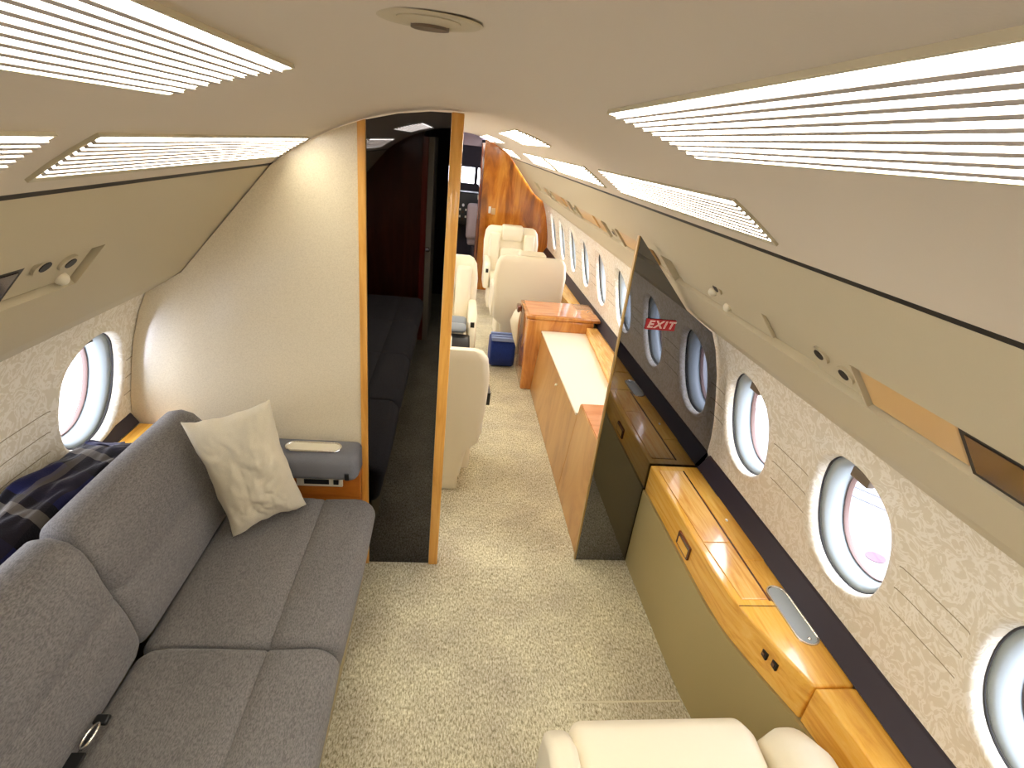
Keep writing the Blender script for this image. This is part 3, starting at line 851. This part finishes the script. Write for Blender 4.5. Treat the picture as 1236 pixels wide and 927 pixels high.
# ------------------------------------------------------------------ sofa
so = thing('sofa', 'long grey woven fabric sofa with back cushions along the left wall', 'sofa', (-0.6, 0.4, 0))
def seat_prof():
    x0, x1, z0, z1 = -0.79, -0.25, 0.245, 0.43
    P = []
    r = 0.06
    for i in range(7):
        q = PI / 2 * i / 6
        P.append((x1 - r + r * math.sin(q), z1 - r + r * math.cos(q) ))
    P = [(x0, z1 - 0.05), (x0 + 0.012, z1 - 0.03), (x0 + 0.035, z1 - 0.010), (x0 + 0.07, z1 - 0.002), (-0.62, z1), (-0.5, z1 + 0.004), (-0.45, z1 + 0.003), (-0.443, z1 - 0.003), (-0.436, z1 + 0.003), (-0.40, z1 + 0.003)] + P
    P += [(x1 - 0.004, 0.34), (x1 - 0.02, z0 + 0.02), (x1 - 0.035, z0), (-0.5, z0), (x0, z0)]
    return P
sp_ = seat_prof()
splits = [(1.069, 1.735), (0.393, 1.060), (-0.287, 0.384), (-0.965, -0.296)]
for k, (a, c_) in enumerate(splits[:4]):
    MB().cushion(sp_, a, c_, 0.028 if k else 0.035, 5, 1, 0.004).build('seat_cushion', M['sofa'], so, smooth=True, angle=50)
def back_prof():
    F = [(-0.785, 0.40), (-0.768, 0.425), (-0.758, 0.455), (-0.762, 0.50), (-0.768, 0.545), (-0.781, 0.600), (-0.790, 0.613), (-0.787, 0.624), (-0.806, 0.68), (-0.822, 0.735), (-0.842, 0.780), (-0.868, 0.806), (-0.900, 0.816), (-0.935, 0.808), (-0.958, 0.785), (-0.968, 0.745)]
    B_ = [(-0.962, 0.60), (-0.94, 0.45), (-0.86, 0.40)]
    return F + B_
bp = back_prof()
for k, (a, c_) in enumerate(splits[:4]):
    MB().cushion(bp, a, c_ - (0.02 if k == 0 else 0), 0.035 if k else 0.05, 6, 1, 0.003).build('back_cushion', M['sofa'], so, smooth=True, angle=50)
MB().box(-0.93, -0.30, -0.96, 1.72, 0.03, 0.243, 0.01).build('base', M['panel'], so, smooth=True)
bk_ = MB().box(-0.975, -0.945, -0.96, 1.70, 0.03, 0.40).build('back_board', M['sofa'], so)

# rear ledge behind sofa
lg = thing('rear_ledge', 'honey wood ledge between sofa back and left window wall', 'ledge', (-1.06, 0.4, 0))
MB().box(-1.125, -0.985, -1.03, 1.825, 0.62, 0.668, 0.003).build('ledge_top', M['oak_y'], lg)
MB().box(-1.10, -0.985, -1.03, 1.825, 0.32, 0.619).build('ledge_apron', M['oak_y'], lg)

# seat belt in the crease
sb = thing('seat_belt', 'black seat belt with metal buckle in the sofa crease at lower left', 'seat belt', (-0.74, 0.80, 0.44))
pts = [(-0.742, 0.70 + 0.02 * i, 0.437 + 0.006 * math.sin(i)) for i in range(4)]
MB().box(-0.765, -0.728, 0.66, 0.775, 0.452, 0.459, 0.002).build('webbing', M['black_plastic'], sb)
lp = []
for k in range(20):
    q = 2 * PI * k / 20; lp.append((-0.738 + 0.013 * math.cos(q), 0.805 + 0.028 * math.sin(q), 0.466 + 0.008 * math.cos(q)))
MB().tube(lp, 0.003, 8, True).build('buckle_loop', M['chrome'], sb, smooth=True)
MB().box(-0.752, -0.722, 0.833, 0.856, 0.454, 0.466, 0.004).build('buckle', M['black_plastic'], sb, smooth=True)

# ------------------------------------------------------------------ pillow
def pillow():
    TL = Vector((-0.832, 1.54, 0.850)); TR = Vector((-0.553, 1.55, 0.945)); BR = Vector((-0.490, 1.650, 0.452)); BL = Vector((-0.690, 1.475, 0.440))
    n = 44
    cen = (TL + TR + BR + BL) / 4
    nrm = (TR - BL).cross(TL - BR).normalized()
    if nrm.y > 0: nrm = -nrm
    bb = MB(); bm = bb.bm
    G = {}
    for s_ in (1, -1):
        for i in range(n + 1):
            for j in range(n + 1):
                u, v = i / n, j / n
                if s_ == -1 and (i in (0, n) or j in (0, n)):
                    G[s_, i, j] = G[1, i, j]; continue
                # pinch the sides in
                uu, vv = u * 2 - 1, v * 2 - 1
                pu = uu * (1 - 0.10 * (1 - vv * vv)); pv = vv * (1 - 0.09 * (1 - uu * uu))
                a, c_ = (pu + 1) / 2, (pv + 1) / 2
                en = 0.030 * noise.noise(Vector((u * 4.0, v * 4.0, 11.0))) + 0.010 * noise.noise(Vector((u * 12.0, v * 12.0, 5.0)))
                cf = min(1.0, 6 * min(max(u, 1 - u) - 0.5 if False else min(abs(u), abs(1 - u)) + min(abs(v), abs(1 - v)), 0.3))
                a += en * cf; c_ += en * 0.9 * cf
                p = (BL * (1 - a) + BR * a) * (1 - c_) + (TL * (1 - a) + TR * a) * c_
                h = max(0, (1 - uu ** 4) * (1 - vv ** 4)) ** 0.55 * (0.085 if s_ == 1 else 0.045)
                h *= 0.75 + 0.25 * (1 - uu * uu) * (1 - vv * vv)
                wr = 0.0
                if s_ == 1:
                    k = noise.noise(Vector((u * 2.2 + v * 3.2, v * 1.3 - u * 1.0, 3.1)))
                    k2 = noise.noise(Vector((u * 3 + v * 9, v * 3 - u * 6, 7.7)))
                    edge_ = min(1, 4 * min(u, 1 - u, v, 1 - v))
                    k3 = noise.noise(Vector((u * 2.5 + v * 13, v * 5 - u * 11, 2.2)))
                    wr = (0.018 * k + 0.015 * abs(k2) - 0.006 + 0.010 * (0.5 - abs(k3)) ** 2) * edge_
                G[s_, i, j] = bm.verts.new(p + nrm * s_ * (h + wr))
    for s_ in (1, -1):
        for i in range(n):
            for j in range(n):
                q = [G[s_, i, j], G[s_, i + 1, j], G[s_, i + 1, j + 1], G[s_, i, j + 1]]
                bm.faces.new(q if s_ == 1 else q[::-1])
    o = bb.build('pillow', M['pillow'], None, smooth=True, angle=180, sub=1)
    tag(o, 'ivory satin pillow with pointed corners leaning at the far end of grey sofa', 'pillow')
pillow()

# ------------------------------------------------------------------ plaid blanket behind the sofa back
def blanket():
    bb = MB(); bm = bb.bm
    nu, nv = 40, 90
    ya, yb = 0.15, 1.66
    def P(i, j, lo):
        u, v = i / nu, j / nv
        y = ya + (yb - ya) * v
        zt = 0.80 - 0.05 * max(0, (v - 0.75) / 0.25)
        # cross section: climbs from ledge behind the sofa back against the wall
        x = -1.112 + 0.128 * u
        z = zt - 0.05 * u ** 1.5 - 0.055 * max(0, (u - 0.72) / 0.28) ** 2
        f = noise.noise(Vector((u * 3.5, v * 9.0, 1.0))) * 0.022 + noise.noise(Vector((u * 8, v * 24, 4.0))) * 0.009
        z += f
        if j > nv - 8:
            z = 0.682 + (z - 0.682) * (nv - j) / 8 + 0.004
            x += 0.012 * noise.noise(Vector((u * 14, 2, 8)))
            y += 0.02 * noise.noise(Vector((u * 9, 5, 2)))
        if lo: z = 0.6705
        return (x, y, max(z, 0.6715 if not lo else 0.67))
    for lo in (False, True):
        V = [[bm.verts.new(P(i, j, lo)) for i in range(nu + 1)] for j in range(nv + 1)]
        for j in range(nv):
            for i in range(nu): bm.faces.new((V[j][i], V[j][i + 1], V[j + 1][i + 1], V[j + 1][i]))
        if lo:
            pass
        else: top = V
        low = V
    def side(A, B_):
        for k in range(len(A) - 1): bm.faces.new((A[k], A[k + 1], B_[k + 1], B_[k]))
    side(top[0], low[0]); side(top[-1], low[-1])
    side([r[0] for r in top], [r[0] for r in low]); side([r[-1] for r in top], [r[-1] for r in low])
    o = bb.build('blanket', M['plaid'], None, smooth=True, angle=180)
    tag(o, 'folded navy plaid blanket lying on the ledge behind the sofa back', 'blanket')
blanket()

# ------------------------------------------------------------------ padded armrest, side panel and switch plate on the partition
ar = thing('padded_armrest', 'grey padded armrest with chrome cup holder mounted beside partition above sofa seat', 'armrest', (-0.47, 1.78, 0.5))
prof_ = [(1.700, 0.548), (1.705, 0.532), (1.722, 0.524), (1.826, 0.520), (1.826, 0.628), (1.780, 0.640), (1.725, 0.632), (1.706, 0.618), (1.700, 0.598)]
MB().cushion(prof_, -0.67, -0.315, 0.028, 6, 0).build('pad', M['armpad'], ar, smooth=True, angle=60)
def stadium_x(cx, cy, hx, hy, z, n=12, inset=0):
    return [(cx + (p[1] - cy) , cy + (p[0] - cx), z) for p in stadium(cx, cy, hy, hx, z, n, inset)]
h = MB()
cz_ = 0.641
h.tube([(x, y, z - 0.001) for x, y, z in stadium_x(-0.485, 1.758, 0.100, 0.030, cz_)], 0.004, 8, True)
ho = h.build('cup_holder', M['chrome'], ar, smooth=True)
MB().loft([stadium_x(-0.485, 1.758, 0.098, 0.028, cz_ - 0.004), stadium_x(-0.485, 1.758, 0.098, 0.028, cz_ - 0.0005)]).build('tray', M['cream_plastic'], ho)
MB().box(-0.362, -0.346, 1.695, 1.706, 0.535, 0.562, 0.002).build('button', M['black_plastic'], ar)
sp2 = thing('end_board', 'small reddish wood panel below the grey armrest at sofa end', 'panel', (-0.47, 1.80, 0.4))
MB().box(-0.75, -0.3225, 1.792, 1.8335, 0.30, 0.518, 0.002).build('board', M['sidewood'], sp2)
swp = thing('switch_plate', 'cream switch plate with black display under the grey armrest', 'switch', (-0.47, 1.79, 0.47))
MB().box(-0.565, -0.388, 1.780, 1.791, 0.442, 0.492, 0.004).build('plate', M['cream_plastic'], swp, smooth=True)
MB().box(-0.535, -0.440, 1.776, 1.781, 0.456, 0.477, 0.001).build('display', M['black_plastic'], swp)
MB().box(-0.423, -0.403, 1.776, 1.781, 0.456, 0.477, 0.001).build('button', M['black_plastic'], swp)

# ------------------------------------------------------------------ cabin seats
def make_seat(label, headrest_top=False, simple=False):
    """built at the origin, facing +y, width 0.62"""
    r = thing('cabin_seat', label, 'seat', (0, 0, 0), group='cream leather cabin seats')
    # shell behind: tapered, leaning back
    sh = MB()
    rings = []
    for z, yb, hw, th in ((0.10, -0.22, 0.20, 0.10), (0.28, -0.235, 0.225, 0.10), (0.34, -0.245, 0.285, 0.11), (0.55, -0.265, 0.305, 0.11), (0.75, -0.29, 0.310, 0.105), (0.86, -0.305, 0.295, 0.09), (0.90, -0.305, 0.27, 0.07), (0.915, -0.30, 0.24, 0.04)):
        ring = []
        y0_, y1_ = yb, yb + th
        rr = min(0.035, th / 2.2)
        for (cx, cy, a0) in ((hw - rr, y1_ - rr, 0), (-hw + rr, y1_ - rr, PI / 2), (-hw + rr, y0_ + rr, PI), (hw - rr, y0_ + rr, 3 * PI / 2)):
            for k in range(5):
                q = a0 + PI / 2 * k / 4
                ring.append((cx + rr * math.cos(q), cy + rr * math.sin(q), z))
        rings.append(ring)
    sh.loft(rings).build('backrest', M['leather'], r, smooth=True, angle=60)
    # front padding
    MB().box(-0.255, -0.135, -0.175, -0.115, 0.42, 0.86, 0.028).build('back_bolster', M['leather'], r, smooth=True)
    MB().box(0.135, 0.255, -0.175, -0.115, 0.42, 0.86, 0.028).build('back_bolster', M['leather'], r, smooth=True)
    MB().box(-0.128, 0.128, -0.185, -0.128, 0.42, 0.70, 0.028).build('back_pad', M['leather'], r, smooth=True)
    hr = MB()
    hr.cushion([(-0.285, 0.925), (-0.27, 0.938), (-0.145, 0.938), (-0.132, 0.90), (-0.14, 0.80), (-0.16, 0.775), (-0.20, 0.79), (-0.21, 0.90), (-0.28, 0.905)], -0.115, 0.115, 0.02, 6, 0)
    hr.build('headrest', M['leather'], r, smooth=True, angle=60)
    MB().cushion([(-0.13, 0.44), (0.22, 0.455), (0.27, 0.43), (0.285, 0.38), (0.27, 0.33), (-0.13, 0.33)], -0.235, 0.235, 0.03, 5, 0).build('seat_cushion', M['leather'], r, smooth=True, angle=60)
    for s_ in (-1, 1):
        P = [(-0.12, 0.32), (-0.13, 0.60), (0.10, 0.605), (0.20, 0.59), (0.24, 0.55), (0.25, 0.32)]
        am = MB().cushion(P, s_ * 0.275 - 0.032, s_ * 0.275 + 0.032, 0.022, 4, 0).build('armrest', M['leather'], r, smooth=True, angle=60)
        MB().box(s_ * 0.275 - 0.014, s_ * 0.275 + 0.014, 0.235, 0.247, 0.49, 0.53, 0.001).build('control_panel', M['black_plastic'], am)
    MB().box(-0.25, 0.25, -0.14, 0.24, 0.10, 0.33, 0.02).build('skirt', M['leather'], r, smooth=True)
    MB().box(-0.19, 0.19, -0.21, 0.20, 0.004, 0.10, 0.012).build('base', M['leather'], r, smooth=True)
    return r
s1 = make_seat('cream seat seen from behind just past the black mirror panel')
s1.location = (-0.105, 2.60, 0)
s2 = dup(s1, (0.655, 4.72, 0), 0, 'cream seat seen from behind beyond the glossy cherry cabinet')
s3 = dup(s1, (-0.115, 3.98, 0), PI, 'cream seat facing the viewer across the aisle, carrying the blue grey bundle')
s4 = dup(s1, (0.625, 5.85, 0), PI, 'farthest cream seat facing the viewer in front of wooden bulkhead')

s1.scale = (1, 1, 0.94)
# near seat at the bottom edge, facing forward
ns = thing('armchair', 'cream leather armchair in the foreground beside the console, mostly below the frame', 'seat', (0.61, 0.4, 0))
MB().cushion([(0.30, 0.47), (0.70, 0.50), (0.775, 0.498), (0.812, 0.475), (0.822, 0.43), (0.80, 0.36), (0.75, 0.33), (0.30, 0.33)], 0.345, 0.81, 0.035, 6, 0, 0.0).build('seat_cushion', M['leather'], ns, smooth=True, angle=60)
MB().cushion([(0.10, 0.25), (0.10, 0.555), (0.60, 0.56), (0.72, 0.545), (0.775, 0.50), (0.785, 0.43), (0.77, 0.25)], 0.272, 0.340, 0.022, 6, 0).build('armrest', M['leather'], ns, smooth=True, angle=60)
MB().cushion([(0.10, 0.25), (0.10, 0.555), (0.55, 0.56), (0.70, 0.545), (0.77, 0.50), (0.79, 0.43), (0.77, 0.25)], 0.822, 0.955, 0.055, 6, 0).build('armrest', M['leather'], ns, smooth=True, angle=60)
MB().cushion([(0.10, 0.40), (0.22, 0.40), (0.20, 0.80), (0.15, 1.0), (0.08, 1.02), (0.03, 0.98), (0.02, 0.42)], 0.35, 0.85, 0.04, 6, 0).build('backrest', M['leather'], ns, smooth=True, angle=60)
MB().box(0.38, 0.80, 0.22, 0.74, 0.05, 0.325, 0.02).build('base', M['leather'], ns, smooth=True)
MB().box(0.42, 0.76, 0.25, 0.68, 0.003, 0.05, 0.005).build('foot_plate', M['black_plastic'], ns)

# ------------------------------------------------------------------ loose things ahead
bag = thing('duffel_bag', 'small navy blue duffel bag on the aisle floor beside the cherry cabinet', 'bag', (0.46, 4.35, 0))
MB().cushion([(4.17, 0.02), (4.15, 0.10), (4.16, 0.20), (4.22, 0.25), (4.34, 0.255), (4.42, 0.22), (4.44, 0.10), (4.42, 0.004), (4.20, 0.004)], 0.345, 0.560, 0.03, 5, 0).build('bag_body', M['blue_bag'], bag, smooth=True, angle=60)
for yy in (4.165, 4.225, 4.30):
    MB().box(0.352, 0.552, yy, yy + 0.030, 0.240 if yy < 4.25 else 0.254, 0.270, 0.003).build('strap', M['blue_stripe'], bag, smooth=True)

# light cloth bag hanging between cabinet and seat
wb = thing('cloth_bag', 'limp cream cloth bag with dark opening hanging on the cabinet side', 'bag', (0.51, 4.06, 0.4))
bb = MB(); rings = []
for z, hy_, x0_, x1_ in ((0.575, 0.05, 0.545, 0.556), (0.52, 0.09, 0.500, 0.556), (0.45, 0.11, 0.478, 0.556), (0.38, 0.10, 0.496, 0.556), (0.30, 0.06, 0.520, 0.556), (0.24, 0.02, 0.545, 0.556)):
    rings.append([((x0_ + x1_) / 2 + (x1_ - x0_) / 2 * math.cos(2 * PI * k / 16), 4.08 + hy_ * math.sin(2 * PI * k / 16) * (1 + 0.08 * math.sin(5 * k)), z) for k in range(16)])
bb.loft(rings).build('bag_body', M['leather'], wb, smooth=True)
MB().box(0.520, 0.5575, 4.02, 4.12, 0.545, 0.602, 0.012).build('bag_opening', M['darkwood'], wb, smooth=True)

fb = thing('rolled_cushion', 'blue grey leather bundle of two rolls on the seat across the aisle', 'cushion', (0.08, 3.75, 0.46))
def rollp(y, z, ry, rz_): return [(y + ry * math.cos(2 * PI * k / 18), z + rz_ * math.sin(2 * PI * k / 18)) for k in range(18)]
MB().cushion(rollp(3.80, 0.505, 0.055, 0.045), -0.22, 0.118, 0.03, 5, 0).build('roll', M['greyblue'], fb, smooth=True)
MB().cushion(rollp(3.705, 0.492, 0.045, 0.035), -0.22, 0.116, 0.03, 5, 0).build('roll', M['greyblue'], fb, smooth=True)
bbk = MB(); bbk.cushion([(3.53, 0.36), (3.52, 0.40), (3.60, 0.445), (3.688, 0.45), (3.688, 0.36)], -0.22, 0.145, 0.02, 4, 0)
tag(bbk.build('pouch', M['black_plastic'], None, smooth=True), 'flat black pouch lying in front of the blue grey rolls', 'pouch')
st = MB(); st.prism([(3.02, 0.50), (3.00, 0.47), (2.40, 0.57), (2.52, 0.50), (2.72, 0.42), (2.60, 0.40), (2.44, 0.55)][:0] + [(2.95, 0.49), (2.66, 0.43), (2.52, 0.47), (2.50, 0.55)], 0, 0.213, 0.232)
tag(st.build('dark_strap', M['black_plastic'], None), 'black strap hanging down the aisle side of the nearest cream seat', 'strap')

# ------------------------------------------------------------------ carpet hatch seam in the floor
hs = MB(); 
hs.box(0.497, 0.503, 0.2, 1.18, 0.0003, 0.0016); hs.box(0.497, 0.90, 1.176, 1.182, 0.0003, 0.0016)
struct(hs.build('trim_12', new_mat('carpet_seam', srgb(214, 206, 176), 0.9)))
ring_ = MB().disc((0.37, 0.90, 0.0005), 0.011, 0.016, 0.004, 20)
tag(ring_.build('floor_fitting', M['gasket'], None, smooth=True), 'tiny metal fitting in the carpet beside the foreground armchair', 'fitting')

# ------------------------------------------------------------------ outside the right windows: pale wing
wg = thing('wing', 'pale aircraft wing with red oval marking seen through second right window', 'wing', (3.0, 1.5, 0.0))
MB().prism([(1.45, -2.5), (9.0, -2.5), (9.0, 1.0), (1.45, 4.5)], 2, -0.25, -0.12).build('wing_skin', M['ext_grey'], wg)

mk = MB().disc((2.43, 2.07, -0.119), 0.055, 0.045, 0.002, 30); mk.build('oval_marking', M['ext_red'], wg)
for a, c_ in (((2.60, 3.0), (3.3, 2.2)), ((2.50, 2.9), (3.2, 2.1)), ((2.75, 3.2), (3.6, 2.3))):
    d_ = Vector((c_[0] - a[0], c_[1] - a[1])).normalized(); n_ = Vector((-d_.y, d_.x)) * 0.012
    MB().prism([(a[0] + n_.x, a[1] + n_.y), (c_[0] + n_.x, c_[1] + n_.y), (c_[0] - n_.x, c_[1] - n_.y), (a[0] - n_.x, a[1] - n_.y)], 2, -0.119, -0.117).build('panel_line', M['ext_line'], wg)
